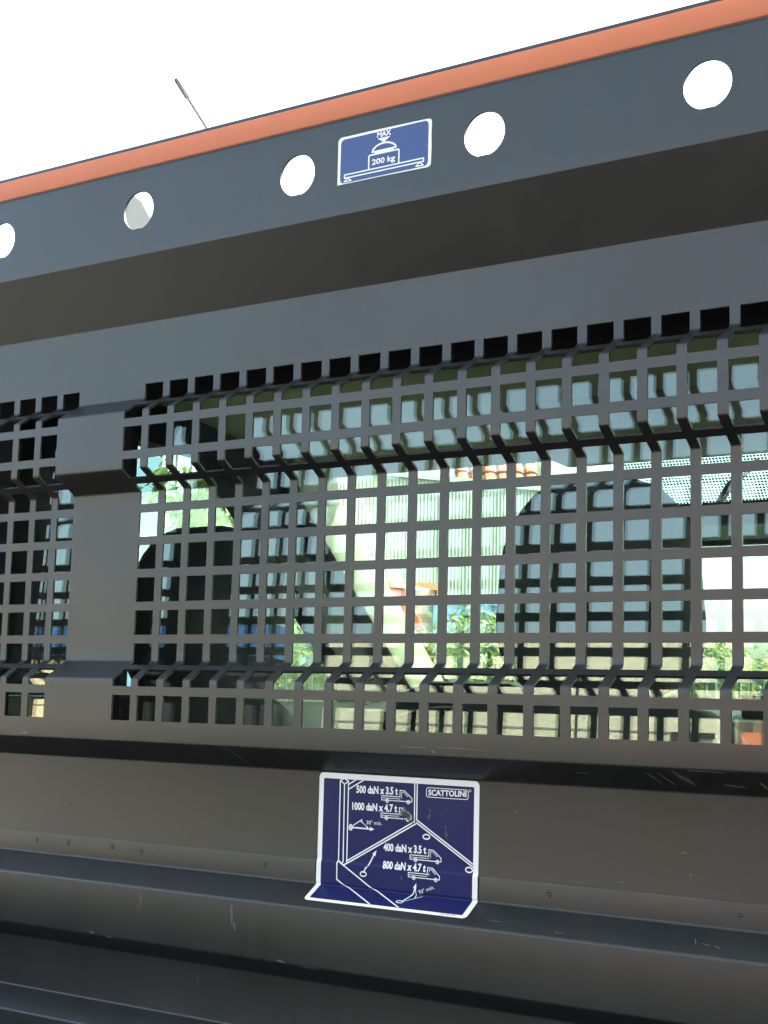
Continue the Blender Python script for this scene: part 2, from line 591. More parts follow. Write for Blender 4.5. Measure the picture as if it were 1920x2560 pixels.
# ---------------------------------------------------------------- stickers
def rrect(x0, y0, x1, y1, r, seg=6):
    P = []
    for cx, cy, a0 in ((x1 - r, y1 - r, 0), (x0 + r, y1 - r, 90), (x0 + r, y0 + r, 180), (x1 - r, y0 + r, 270)):
        for i in range(seg + 1):
            t = R(a0 + 90 * i / seg)
            P.append((cx + r * math.cos(t), cy + r * math.sin(t)))
    return P

SEAM_S = 6.43 - 4.05
def lower_map(u, v, off):
    """sticker coordinates: u along x, v down the developed sheet from the fold above it"""
    extra = 0.034 * max(0.0, min(1.0, (v - SEAM_S + 0.04) / 0.08)) * max(0.0, min(1.0, (3.05 - v) / 0.1))
    return sheet_pt(u, CUM[11] + v, off + extra)
def upper_map(u, v, off):
    return sheet_pt(u, CUM[1] + 14.82 - v, off)

def slab(name, loop, fn, off, th, m, parent, cuts=()):
    """a flat outline cut into strips at the given v values and laid on the sheet"""
    bm = bmesh.new()
    vs = [bm.verts.new((u, v, 0)) for u, v in loop]
    bm.faces.new(vs)
    for c in cuts:
        bmesh.ops.bisect_plane(bm, geom=bm.verts[:] + bm.edges[:] + bm.faces[:], plane_co=(0, c, 0), plane_no=(0, 1, 0))
    bm.verts.index_update()
    uv = [(v.co.x, v.co.y) for v in bm.verts]
    fs = [tuple(v.index for v in f.verts) for f in bm.faces]
    be = [(e.verts[0].index, e.verts[1].index) for e in bm.edges if len(e.link_faces) == 1]
    bm.free()
    k = len(uv)
    top = [fn(u, v, off + th) for u, v in uv]
    bot = [fn(u, v, off) for u, v in uv]
    ff = fs + [(a, b, k + b, k + a) for a, b in be]
    o = link(name, top + bot, ff, m, parent)
    bm = bmesh.new()
    bm.from_mesh(o.data)
    bmesh.ops.recalc_face_normals(bm, faces=bm.faces)
    bm.to_mesh(o.data)
    bm.free()
    return o

CUTS = [SEAM_S - .04, SEAM_S + .04, 2.93, 2.95, 2.98, 3.0, 3.023, 3.05, 3.075, 3.1]
class Art:
    """line drawing printed on a sticker, collected as thin strips"""
    def __init__(s, fn, off):
        s.fn, s.off = fn, off
        s.v, s.f = [], []
    def lift(s):
        s.c = (getattr(s, 'c', 0) + 1) % 9
        return s.off + 0.0005 * s.c
    def poly(s, pts):
        n = len(s.v)
        o = s.lift()
        s.v += [(p[0], p[1], o) for p in pts]
        s.f.append(tuple(range(n, n + len(pts))))
    def line(s, pts, w, closed=False):
        pts = list(pts)
        if closed:
            pts = pts + [pts[0]]
        for a, b in zip(pts, pts[1:]):
            l = math.hypot(b[0] - a[0], b[1] - a[1])
            if l < 1e-6:
                continue
            ex, ey = (b[0] - a[0]) / l, (b[1] - a[1]) / l
            e = w * 0.3
            nx, ny = -ey * w / 2, ex * w / 2
            k = max(1, int(l / 0.08))
            n = len(s.v)
            o = s.lift()
            for i in range(k + 1):
                t = -e + (l + 2 * e) * i / k
                p = (a[0] + ex * t, a[1] + ey * t)
                s.v += [(p[0] + nx, p[1] + ny, o), (p[0] - nx, p[1] - ny, o)]
            for i in range(k):
                s.f.append((n + 2 * i, n + 2 * i + 2, n + 2 * i + 3, n + 2 * i + 1))
    def ring(s, c, rx, ry, w):
        n = len(s.v)
        o = s.lift()
        for t in range(24):
            q = t * math.pi / 12
            for k in (-w / 2, w / 2):
                s.v.append((c[0] + (rx + k) * math.cos(q), c[1] + (ry + k) * math.sin(q), o))
        for t in range(24):
            u_ = (t + 1) % 24
            s.f.append((n + 2 * t, n + 2 * u_, n + 2 * u_ + 1, n + 2 * t + 1))
    def head(s, tip, tail, l, w):
        d = (tip[0] - tail[0], tip[1] - tail[1])
        k = math.hypot(*d)
        d = (d[0] / k, d[1] / k)
        b = (tip[0] - d[0] * l, tip[1] - d[1] * l)
        s.poly([tip, (b[0] - d[1] * w / 2, b[1] + d[0] * w / 2), (b[0] + d[1] * w / 2, b[1] - d[0] * w / 2)])
    def text(s, body, p0, p1, h, vdown=True, bold=0.036, spacing=1.0):
        """body fitted between baseline points p0 and p1 with capital height h"""
        cu_ = bpy.data.curves.new('t', 'FONT')
        cu_.body = body
        cu_.size = 1.0
        cu_.offset = bold
        cu_.space_character = spacing
        cu_.resolution_u = 3
        ob = bpy.data.objects.new('t', cu_)
        COL.objects.link(ob)
        dg = bpy.context.evaluated_depsgraph_get()
        me = bpy.data.meshes.new_from_object(ob.evaluated_get(dg))
        bm = bmesh.new()
        bm.from_mesh(me)
        bmesh.ops.triangulate(bm, faces=bm.faces)
        bm.verts.index_update()
        co = [(v.co.x, v.co.y) for v in bm.verts]
        fs = [tuple(v.index for v in f.verts) for f in bm.faces]
        bm.free()
        bpy.data.meshes.remove(me)
        bpy.data.objects.remove(ob)
        bpy.data.curves.remove(cu_)
        x0 = min(c[0] for c in co)
        x1 = max(c[0] for c in co)
        dx, dy = p1[0] - p0[0], p1[1] - p0[1]
        l = math.hypot(dx, dy)
        ex = (dx / l, dy / l)
        ey = (ex[1], -ex[0]) if vdown else (-ex[1], ex[0])
        sx = l / (x1 - x0)
        sy = h / 0.70
        n = len(s.v)
        o = s.lift()
        s.v += [(p0[0] + (c[0] - x0) * sx * ex[0] + c[1] * sy * ey[0], p0[1] + (c[0] - x0) * sx * ex[1] + c[1] * sy * ey[1], o) for c in co]
        s.f += [tuple(n + i for i in f) for f in fs]
    def build(s, name, m, parent):
        P = [s.fn(u, v, o) for u, v, o in s.v]
        fs = []
        for f in s.f:
            a, b, c = P[f[0]], P[f[1]], P[f[2]]
            fs.append(f if (b - a).cross(c - a).y < 0 else tuple(reversed(f)))
        return link(name, P, fs, m, parent)

# lower sticker (lashing-point plate, folded over the sheet)
LS = slab('lashing_sticker', rrect(7.09, 0.04, 12.09, 3.73, 0.13), lower_map, 0.004, 0.006, M['st_white'], HB, CUTS)
slab('blue_field', rrect(7.24, 0.19, 11.94, 3.625, 0.04), lower_map, 0.0105, 0.002, M['st_blue'], LS, CUTS)
art = Art(lower_map, 0.021)
w = 0.034
art.line([(7.79, .23), (7.92, .17), (8.06, .24), (7.93, .32)], w, True)
art.line([(7.79, .23), (7.80, 2.35)], w)
art.line([(7.93, .32), (7.95, 2.40)], w)
art.line([(8.06, .24), (8.07, 2.36)], w)
art.line([(8.07, .32), (8.30, .19)], w)
art.line([(8.07, .45), (8.54, .19)], w)
art.line([(10.16, .19), (10.17, 1.16)], w)
art.line([(10.235, .19), (10.24, 1.13)], w)
art.line([(10.17, 1.17), (8.08, 2.33)], w)
art.line([(10.22, 1.22), (7.97, 2.46)], w)
art.line([(10.24, 1.12), (11.94, 2.11)], w)
art.line([(10.23, 1.19), (11.94, 2.18)], w)
art.line([(7.80, 2.35), (10.05, 3.62)], w)
art.line([(7.80, 2.35), (7.77, 2.41), (7.78, 2.84), (9.17, 3.62)], w)
# lashing arrows and eyes
art.ring((8.165, 1.45), .05, .072, .03)
art.ring((8.17, 1.45), .02, .035, .02)
art.line([(8.22, 1.45), (8.85, 1.45)], .036)
art.head((8.92, 1.45), (8.22, 1.45), .13, .11)
art.line([(8.22, 1.41), (8.53, 1.22)], .022)
art.line([(8.49, 1.26), (8.70, 1.41)], .018)
art.head((8.74, 1.44), (8.5, 1.26), .07, .06)
art.head((8.47, 1.24), (8.6, 1.34), .07, .06)
art.ring((8.63, 2.63), .095, .06, .03)
art.line([(8.64, 2.59), (8.70, 2.47), (8.79, 2.38), (8.93, 2.11)], .036)
art.head((9.01, 1.99), (8.9, 2.17), .15, .11)
art.ring((10.545, 1.53), .10, .058, .034)
art.ring((11.83, 2.26), .10, .062, .034)
art.ring((9.97, 3.40), .10, .045, .03)
art.line([(10.03, 3.36), (10.15, 3.12), (10.25, 2.86)], .036)
art.head((10.285, 2.72), (10.22, 2.92), .15, .10)
art.line([(10.05, 3.37), (10.50, 3.09)], .018)
art.line([(10.26, 2.86), (10.31, 3.16)], .018)
art.head((10.315, 3.19), (10.27, 2.9), .07, .05)
def truck(x, y):
    def q(l):
        return [(x + a, y + b) for a, b in l]
    art.line(q([(0, .28), (0, 0), (.14, .01), (.37, .19), (.37, .28)]), .022, True)
    art.line(q([(.05, .20), (.05, .05), (.12, .05), (.25, .16)]), .014)
    art.line(q([(-.57, .17), (0, .17), (0, .28), (-.57, .28)]), .02, True)
    art.line(q([(-.55, .225), (-.02, .225)]), .014)
    for cx in (-.40, .26):
        art.ring((x + cx, y + .29), .045, .045, .02)
        art.ring((x + cx, y + .29), .015, .015, .015)
for t_ in ((9.71, .39), (9.70, .84), (10.63, 1.85), (10.61, 2.30)):
    truck(*t_)
art.text('500 daN x 3.5 t', (8.32, .525), (9.64, .505), .185)
art.text('1000 daN x 4.7 t', (8.20, .975), (9.63, .955), .185)
art.text('30\u00b0 min.', (8.67, 1.335), (9.16, 1.325), .10, bold=0.0)
art.text('400 daN x 3.5 t', (9.23, 1.975), (10.55, 1.955), .185)
art.text('800 daN x 4.7 t', (9.23, 2.43), (10.55, 2.41), .185)
art.text('30\u00b0 min.', (10.38, 3.00), (10.84, 2.81), .10, bold=0.0)
art.text('SCATTOLINI', (10.58, .465), (11.72, .445), .14, bold=0.035)
art.line(rrect(10.52, .275, 11.77, .515, .06, 4), .018, True)
art.ring((11.82, .29), .03, .03, .008)
art.text('R', (11.808, .302), (11.832, .302), .03, bold=0.0)
art.build('printed_drawing', M['st_white'], LS)
mk = Art(lower_map, 0.021)
for x in range(12):
    if x != 3:
        mk.line([(11.34 + x * .036, 3.692), (11.36 + x * .036, 3.665)], .012)
mk.build('small_print', M['chip_dark'], LS)
def scuff(cx, cy, rx, ry, k, seed, m, fn, off, parent, name='scuff'):
    random.seed(seed)
    a = Art(fn, off)
    for i in range(k):
        x, y = random.gauss(cx, rx), random.gauss(cy, ry)
        t0 = random.uniform(0.5, 1.3)
        l, wd = random.uniform(.02, .07), random.uniform(.006, .028)
        c, s_ = math.cos(t0), math.sin(t0)
        a.poly([(x - c * l, y - s_ * l), (x + s_ * wd, y - c * wd), (x + c * l, y + s_ * l), (x - s_ * wd, y + c * wd)])
    return a.build(name, M[m], parent)
scuff(9.90, .98, .07, .07, 46, 1, 'chip_dark', lower_map, 0.024, LS)
scuff(10.02, 1.12, .08, .03, 16, 2, 'chip', lower_map, 0.024, LS)
scuff(11.13, 1.40, .02, .07, 14, 3, 'chip_dark', lower_map, 0.024, LS)
scuff(10.75, .85, .22, .09, 8, 4, 'chip', lower_map, 0.024, LS)
scuff(9.84, 2.63, .03, .02, 4, 6, 'chip', lower_map, 0.024, LS)

# upper sticker (load plate)
US = slab('load_sticker', [(7.85, 12.10), (9.4, 12.10), (10.78, 12.08)] + [(10.86, 12.10), (10.90, 12.16)] + [(10.91, 12.6), (10.90, 13.0), (10.91, 13.33), (10.88, 13.41), (10.80, 13.44)]
          + [(10.2, 13.45), (9.6, 13.46), (8.9, 13.47), (8.2, 13.47), (7.98, 13.475), (7.89, 13.45), (7.845, 13.37), (7.85, 12.8)], upper_map, 0.004, 0.006, M['st_white'], HB)
slab('blue_field', rrect(7.94, 12.125, 10.81, 13.40, 0.13), upper_map, 0.0105, 0.002, M['st_blue2'], US)
au = Art(upper_map, 0.0145)
au.text('MAX', (9.15, 13.235), (9.61, 13.235), .15, vdown=False, bold=0.03)
au.poly([(9.17, 13.20), (9.38, 13.06), (9.59, 13.20)])
au.line([(9.0, 12.84), (9.03, 12.91), (9.13, 12.99), (9.25, 13.03), (9.39, 13.045), (9.53, 13.03), (9.66, 12.98), (9.75, 12.91), (9.78, 12.84)], .05)
au.poly([(8.99, 12.865), (8.99, 12.825), (9.07, 12.825), (9.09, 12.77), (9.68, 12.77), (9.70, 12.825), (9.785, 12.825), (9.785, 12.865)])
au.line([(8.895, 12.36), (8.895, 12.74), (8.92, 12.765), (9.855, 12.765), (9.88, 12.74), (9.88, 12.36)], .042)
au.text('200 kg', (9.0, 12.475), (9.76, 12.475), .155, vdown=False, bold=0.025)
au.line([(8.09, 12.36), (10.67, 12.36), (10.67, 12.265), (8.09, 12.265)], .036, True)
for cx in (8.20, 10.55):
    au.line([(cx - .12, 12.165), (cx, 12.255), (cx + .12, 12.165)], .03, True)
au.build('printed_drawing', M['st_white'], US)

# ================================================================== TRUCK CAB
CAB = root('truck_cab', (0.33, 0.9, 0.5), 'white truck cab with dark headrests and beige headliner behind the square-holed sheet', 'truck cab')
CXL, CXR = -0.60, 1.24       # inner faces of the side walls
# rear wall with the window opening
def frame(name, x0, x1, z0, z1, hx0, hx1, hz0, hz1, y0, y1, m, parent, r=0.06):
    mb = MB()
    hole = rrect(hx0, hz0, hx1, hz1, r, 6)
    k = len(hole)
    cxm, czm = (hx0 + hx1) / 2, (hz0 + hz1) / 2
    out = []
    for (x, z) in hole:
        dx, dz = x - cxm, z - czm
        t = min(((x1 if dx > 0 else x0) - cxm) / dx if abs(dx) > 1e-6 else 1e9, ((z1 if dz > 0 else z0) - czm) / dz if abs(dz) > 1e-6 else 1e9)
        out.append((cxm + dx * t, czm + dz * t))
    def near(cx_, cz_):
        return min(range(k), key=lambda i: (out[i][0] - cx_) ** 2 + (out[i][1] - cz_) ** 2)
    for c in ((x0, z0), (x1, z0), (x1, z1), (x0, z1)):
        out[near(*c)] = c
    for y in (y0, y1):
        mb.v += [Vector((x, y, z)) for x, z in hole] + [Vector((x, y, z)) for x, z in out]
    for i in range(k):
        j = (i + 1) % k
        mb.f.append((i, j, k + j, k + i))
        mb.f.append((2 * k + j, 2 * k + i, 3 * k + i, 3 * k + j))
        mb.f.append((j, i, 2 * k + i, 2 * k + j))
        mb.f.append((k + i, k + j, 3 * k + j, 3 * k + i))
    return mb.build(name, m, parent)
frame('rear_wall', -0.128, CXR + 0.06, 0.55, 2.24, -0.078, 1.16, 1.46, 2.0, 0.062, 0.0745, M['black'], CAB, r=0.035)
frame('rear_wall', CXL - 0.06, -0.129, 0.55, 2.24, -0.295, -0.170, 1.46, 2.0, 0.062, 0.0745, M['black'], CAB, r=0.03)
# glass pane leaning slightly, top towards the front of the truck
th = R(2.4)
pane = rrect(-0.53, -0.34, 1.19, 0.35, 0.08, 5)
def pp(x, z, d):
    return Vector((x, 0.090 + z * math.sin(th) + d * math.cos(th), 1.74 + z * math.cos(th) - d * math.sin(th)))
MB().prism([pp(x, z, 0) for x, z in pane], pp(0, 0, 0.004) - pp(0, 0, 0)).build('rear_window', M['glass'], CAB)

# roof, headliner, header rail
rf = MB()
prof = [(0.10, 2.20), (0.10, 2.245), (0.2, 2.27), (0.7, 2.29), (1.1, 2.26), (1.32, 2.18), (1.30, 2.15), (1.1, 2.205), (0.7, 2.225), (0.2, 2.21)]
rf.prism([(CXL - 0.07, y, z) for y, z in prof], (CXR - CXL + 0.14, 0, 0))
rf.build('roof', M['white'], CAB, smooth=40)
hl = MB()
prof = [(0.165, 2.13), (0.165, 2.195), (0.7, 2.205), (1.18, 2.17), (1.26, 2.13), (1.22, 2.10), (1.12, 2.115), (0.7, 2.165), (0.3, 2.15)]
hl.prism([(CXL - 0.02, y, z) for y, z in prof], (CXR - CXL + 0.04, 0, 0))
hl.build('headliner', M['liner'], CAB, smooth=40)
# overhead console above the mirror
oc = MB().prism([(0.02, y, z) for y, z in ((0.88, 2.15), (0.90, 2.10), (1.0, 2.072), (1.13, 2.068), (1.2, 2.10), (1.2, 2.13))], (0.62, 0, 0)).build('overhead_console', M['liner'], CAB)
bevel(oc, 0.02, 3)

# left side wall: A-pillar trim, door frame, sill; pane
def wall_poly(name, pts, x, t, m, parent=CAB, bev=0):
    o = MB().prism([(x, y, z) for y, z in pts], (t, 0, 0)).build(name, m, parent)
    if bev:
        bevel(o, bev, 2)
    return o
for x, t in ((CXL, -0.05), (CXR, 0.05)):
    wall_poly('door_frame', [(0.86, 2.2), (1.03, 2.2), (1.10, 2.03), (1.58, 1.619), (1.40, 1.619), (0.92, 2.03), (0.86, 2.06)], x, t, M['black'])
    wall_poly('pillar_trim', [(1.035, 2.2), (1.22, 2.15), (1.25, 2.05), (1.767, 1.619), (1.585, 1.619), (1.105, 2.03)], x + (0.03 if t < 0 else -0.03), t * 1.4, M['trim'], bev=0.012)
    wall_poly('door_panel', [(0.0755, 0.6), (0.0755, 1.617), (1.9, 1.617), (1.9, 0.6)], x, t, M['dash'])
    wall_poly('rear_pillar', [(0.0755, 1.619), (0.0755, 2.2), (0.47, 2.2), (0.50, 1.619)], x, t, M['black'])
    wall_poly('door_header', [(0.472, 2.09), (0.472, 2.2), (0.855, 2.2), (0.855, 2.09)], x, t, M['black'])
    wall_poly('door_window', [(0.30, 1.58), (0.30, 2.10), (0.88, 2.10), (1.45, 1.58)], x + t * 0.6, math.copysign(0.004, t), M['glass'])
# windscreen
ws = MB()
a, b = Vector((0, 1.27, 2.13)), Vector((0, 1.86, 1.55))
dn = Vector((0, 0.58, 0.59)).normalized() * 0.005
ws.prism([(CXL + 0.02, a.y, a.z), (CXR - 0.02, a.y, a.z), (CXR - 0.02, b.y, b.z), (CXL + 0.02, b.y, b.z)], dn)
ws.build('windscreen', M['glass'], CAB)
# dotted shade band at the top of the windscreen around the mirror foot
dm = bpy.data.materials.new('printed_dot_band')
dm.use_nodes = True
nt = dm.node_tree
nt.nodes.clear()
o_ = nt.nodes.new('ShaderNodeOutputMaterial')
mx = nt.nodes.new('ShaderNodeMixShader')
tr = nt.nodes.new('ShaderNodeBsdfTransparent')
df = nt.nodes.new('ShaderNodeBsdfDiffuse')
df.inputs['Color'].default_value = (0.02, 0.02, 0.02, 1)
tc = nt.nodes.new('ShaderNodeTexCoord')
vo = nt.nodes.new('ShaderNodeTexVoronoi')
vo.inputs['Randomness'].default_value = 0.0
vo.voronoi_dimensions = '2D'
vo.inputs['Scale'].default_value = 150
sx_ = nt.nodes.new('ShaderNodeMapping')
sx_.inputs['Rotation'].default_value = (R(90), 0, 0)
sx_.inputs['Scale'].default_value = (1, 1, 1.4)
nt.links.new(tc.outputs['Object'], sx_.inputs['Vector'])
lt = nt.nodes.new('ShaderNodeMath')
lt.operation = 'LESS_THAN'
lt.inputs[1].default_value = 0.38
nt.links.new(sx_.outputs[0], vo.inputs['Vector'])
nt.links.new(vo.outputs['Distance'], lt.inputs[0])
nt.links.new(lt.outputs[0], mx.inputs[0])
nt.links.new(tr.outputs[0], mx.inputs[1])
nt.links.new(df.outputs[0], mx.inputs[2])
nt.links.new(mx.outputs[0], o_.inputs['Surface'])
def wsp(x, f, d=-0.004):
    p = a.lerp(b, f)
    q = dn.normalized() * d
    return Vector((x, p.y + q.y, p.z + q.z))
MB().prism([wsp(x, f) for x, f in ((0.02, 0.02), (0.10, 0.10), (0.16, 0.21), (0.22, 0.25), (0.80, 0.25), (0.86, 0.1), (0.95, 0.02))], -dn.normalized() * 0.0005).build('dotted_shade_band', dm, CAB)
# mirror
mr_ = MB().box((0.20, 1.02, 1.897), (0.47, 1.05, 1.972)).build('inner_mirror', M['rubber'], CAB)
bevel(mr_, 0.012, 3)
mg = MB().prism([(x, 1.0185, z) for x, z in rrect(0.208, 1.905, 0.462, 1.964, 0.012, 4)], (0, 0.001, 0)).build('mirror_glass', M['mirror'], mr_)
MB().tube([(0.335, 1.05, 1.94), (0.335, 1.16, 2.02), (0.335, 1.31, 2.085)], 0.007).build('mirror_arm', M['rubber'], CAB, smooth=40)
# dash
da = MB().prism([(CXL + 0.04, y, z) for y, z in ((1.22, 1.0), (1.18, 1.50), (1.26, 1.60), (1.45, 1.625), (1.80, 1.585), (1.83, 1.0))], (CXR - CXL - 0.08, 0, 0)).build('dashboard', M['dash'], CAB, smooth=30)
hood = MB().prism([(x, 1.22, z) for x, z in ((-0.42, 1.58), (-0.40, 1.64), (-0.33, 1.665), (-0.14, 1.665), (-0.07, 1.64), (-0.05, 1.58))], (0, 0.22, 0)).build('instrument_hood', M['dash'], CAB)
bevel(hood, 0.012, 2)
for x in (0.30, 0.62):
    vt = MB().box((x, 1.30, 1.60), (x + 0.16, 1.40, 1.652)).build('dash_vent', M['dash'], CAB)
    bevel(vt, 0.012, 2)
# steering wheel
sw = MB()
cxs, cys, czs = -0.24, 1.02, 1.44
ax = Vector((0, -0.75, 0.66))
e1 = Vector((1, 0, 0))
e2 = ax.normalized().cross(e1)
ringp = [Vector((cxs, cys, czs)) + 0.215 * (math.cos(t * math.pi / 18) * e1 + math.sin(t * math.pi / 18) * e2) for t in range(37)]
sw.tube(ringp, 0.015, 8)
sw.tube([ringp[0], ringp[18]], 0.016, 8)
sw.tube([(cxs, cys, czs), (cxs, cys + 0.2, czs - 0.12)], 0.05, 10)
sw.build('steering_wheel', M['black'], CAB, smooth=40)

# seats
def cushion(name, x0, x1, y0, y1, z0, z1, m, parent, r=0.05, taper=0.0, ysl=0.0, top_round=0.0):
    """rounded upholstery block: rounded outline in xz, pillowed towards the viewer"""
    out = rrect(x0, z0, x1, z1, r, 6)
    cxm, czm = (x0 + x1) / 2, (z0 + z1) / 2
    out2 = []
    for x, z in out:
        f = (z - z0) / (z1 - z0)
        out2.append((cxm + (x - cxm) * (1 - taper * f), z + (top_round * (1 - ((x - cxm) / (x1 - cxm)) ** 2) if f > 0.5 else 0)))
    k = len(out2)
    lay = [(0.0, 0.80), (0.12, 0.93), (0.3, 1.0), (0.7, 1.0), (0.88, 0.93), (1.0, 0.80)]
    mb = MB()
    for f, s in lay:
        y = y0 + (y1 - y0) * f
        for x, z in out2:
            mb.v.append(Vector((cxm + (x - cxm) * s, y + ysl * (z - z0), czm + (z - czm) * s)))
    for i in range(len(lay) - 1):
        for j in range(k):
            q = (j + 1) % k
            mb.f.append((i * k + j, (i + 1) * k + j, (i + 1) * k + q, i * k + q))
    mb.f.append(tuple(range(k)))
    mb.f.append(tuple((len(lay) - 1) * k + j for j in reversed(range(k))))
    return mb.build(name, m, parent, smooth=60)
def seat(cx, zb, w, yh, hw, h0, h1, label=None):
    bk = cushion('seat', cx - w / 2, cx + w / 2, 0.36, 0.50, 0.95, zb, M['fabric'], CAB, r=0.08, taper=0.12, ysl=-0.12)
    hr = cushion('headrest', cx - hw / 2, cx + hw / 2, yh - 0.055, yh + 0.055, h0, h1, M['fabric'], bk, r=0.095, taper=0.16, top_round=0.012)
    for s in (-0.06, 0.06):
        MB().tube([(cx + s, yh, zb - 0.04), (cx + s, yh, h0 + 0.05)], 0.006).build('headrest_post', M['steel'], bk)
    return bk
seat(-0.245, 1.628, 0.50, 0.42, 0.30, 1.615, 1.875)
seat(0.430, 1.624, 0.48, 0.40, 0.29, 1.635, 1.905)
seat(0.87, 1.624, 0.40, 0.40, 0.275, 1.50, 1.76)
# outer white shell of the body below and ahead of the windows
wall_poly('door_skin', [(0.10, 0.5), (0.10, 1.58), (1.95, 1.58), (2.3, 1.2), (2.35, 0.5)], CXL - 0.052, -0.02, M['white'])
wall_poly('door_skin', [(0.10, 0.5), (0.10, 1.58), (1.95, 1.58), (2.3, 1.2), (2.35, 0.5)], CXR + 0.052, 0.02, M['white'])
bo = MB().prism([(CXL - 0.05, y, z) for y, z in ((1.83, 0.6), (1.84, 1.57), (1.95, 1.54), (2.3, 1.2), (2.4, 0.6))], (CXR - CXL + 0.10, 0, 0)).build('bonnet', M['white'], CAB, smooth=20)
# roof antenna
tip, base = Vector((-0.657, 0.75, 2.848)), Vector((-0.565, 1.36, 2.305))
ar = MB()
ar.tube([base, base.lerp(tip, 0.945)], 0.0032, 8)
ar.tube([base.lerp(tip, 0.944), base.lerp(tip, 0.95), base.lerp(tip, 0.995), tip], [0.0034, 0.0056, 0.0056, 0.004], 10)
ar.tube([base - Vector((0, 0.06, 0.10)), base.lerp(tip, 0.05)], [0.018, 0.006], 10)
ar.build('antenna', M['antenna'], CAB, smooth=40)

# truck bed in front of the sheet
bed = root('truck_bed', (0.38, -1.5, 0.9), 'dark plywood truck bed floor stretching back from the headboard', 'truck bed')
nb = 12
for i in range(nb):
    x0 = -0.60 + i * (1.96 / nb)
    MB().box((x0, -3.4, 0.96), (x0 + 1.96 / nb - 0.003, 0.03, 0.985 + 0.001 * (i % 2))).build('plank', M['floor'], bed)
for x0, nm in ((-0.645, 'side_board'), (1.362, 'side_board')):
    sb_ = MB()
    zz = 0.93
    for hh in (0.15, 0.15, 0.15):
        sb_.box((x0, -3.4, zz), (x0 + 0.042, 0.0, zz + hh - 0.004))
        zz += hh
    sb_.build(nm, M['paint'], bed)
MB().box((-0.6, -3.445, 0.93), (1.36, -3.403, 1.376)).build('tail_board', M['paint'], bed)
MB().box((-0.6, -3.4, 0.80), (1.36, 0.03, 0.955)).build('subframe', M['black'], bed)

# ================================================================== BEYOND THE CAB
vd = Vector((-0.62, 0.785, 0))              # looking through the windscreen
rt = Vector((0.785, 0.62, 0))
CAMP = Vector((1.21, -1.295, 0))
def far(px, dist, z=0.0):
    """place at image column px (0..1659) and distance along the view axis"""
    a_ = math.atan((px * 1.1573 - 960) / 3581.66)
    base_ = Vector((cf.x, cf.y, 0)).normalized()
    d = Matrix.Rotation(-a_, 3, 'Z') @ base_
    p = CAMP + d * (dist / math.cos(a_))
    return Vector((p.x, p.y, z))
def el(py, dist):
    """height at image row py (0..2212) and distance"""
    return 1.628 + dist * math.tan(math.atan((1507 - py) * 1.1573 / 3581.66))

# white ribbed warehouse
WH = root('warehouse', far(900, 34), 'white ribbed metal warehouse seen through the windscreen', 'building')
A_, B_ = far(560, 30), far(1330, 34)
ux = (B_ - A_).normalized()
un = Vector((ux.y, -ux.x, 0))
def wp(t, d, z):
    q = A_ + ux * t + un * d
    return Vector((q.x, q.y, z))
Lw = (B_ - A_).length
rib = MB()
nr = int(Lw / 0.09)
row_ = []
for i in range(nr + 1):
    t = i * 0.09
    for dt, dd in ((0, 0), (0.035, 0), (0.047, 0.016), (0.078, 0.016)):
        row_.append((t + dt, dd))
for t, dd in row_:
    rib.v += [wp(t, dd, 0), wp(t, dd, 6.5)]
for i in range(len(row_) - 1):
    rib.f.append((2 * i, 2 * i + 2, 2 * i + 3, 2 * i + 1))
rib.build('ribbed_wall', M['clad'], WH)
MB().prism([wp(0, -0.05, 0), wp(Lw, -0.05, 0), wp(Lw, -0.05, 6.5), wp(0, -0.05, 6.5)], -un * 8).build('building_core', M['clad'], WH)
MB().prism([wp(-0.1, 0.06, 6.5), wp(Lw + .1, 0.06, 6.5), wp(Lw + .1, 0.06, 6.62), wp(-0.1, 0.06, 6.62)], -un * 8.2).build('parapet', M['clad'], WH)

# red tiled roof of the house behind it
TR = root('tiled_roof_house', far(1100, 37), 'house with red clay tile roof showing above the white warehouse', 'house')
Pa, Pb = far(985, 33.2), far(1180, 33.2)
ex = (Pb - Pa).normalized()
ey = Vector((-ex.y, ex.x, 0))
if ey.dot(CAMP - Pa) > 0:
    ey = -ey
def tp(t, d, z):
    q = Pa + ex * t + ey * d
    return Vector((q.x, q.y, z))
Lr = (Pb - Pa).length
MB().prism([tp(0.1, 0.9, 0), tp(Lr - .1, 0.9, 0), tp(Lr - .1, 0.9, 6.6), tp(0.1, 0.9, 6.6)], ey * 3).build('wall', M['stone'], TR)
tm = bpy.data.meshes.new('roof_tile')
tb = MB()
tb.prism([(0, 0, 0), (0.06, 0, 0.055), (0.16, 0, 0.07), (0.26, 0, 0.055), (0.32, 0, 0)], (0, 0.42, -0.03))
tm.from_pydata([tuple(v) for v in tb.v], [], tb.f)
tm.materials.append(M['tile'])
ang = math.atan2(ex.y, ex.x)
for r_ in range(5):
    for c_ in range(int(Lr / 0.33)):
        t = bpy.data.objects.new('roof_tile', tm)
        COL.objects.link(t)
        t.parent = TR
        t.matrix_parent_inverse = parent_world(TR).inverted()
        q = tp(c_ * 0.33 + 0.02, 0.15 + r_ * 0.30, 6.45 + r_ * 0.30)
        t.matrix_basis = Matrix.Translation(q) @ Matrix.Rotation(ang, 4, 'Z') @ Matrix.Rotation(R(42), 4, 'X')
MB().prism([tp(0, 0.10, 6.40), tp(Lr, 0.10, 6.40), tp(Lr, 1.75, 8.0), tp(0, 1.75, 8.0)], Vector((0, 0, -0.12))).build('roof_deck', M['bark'], TR)

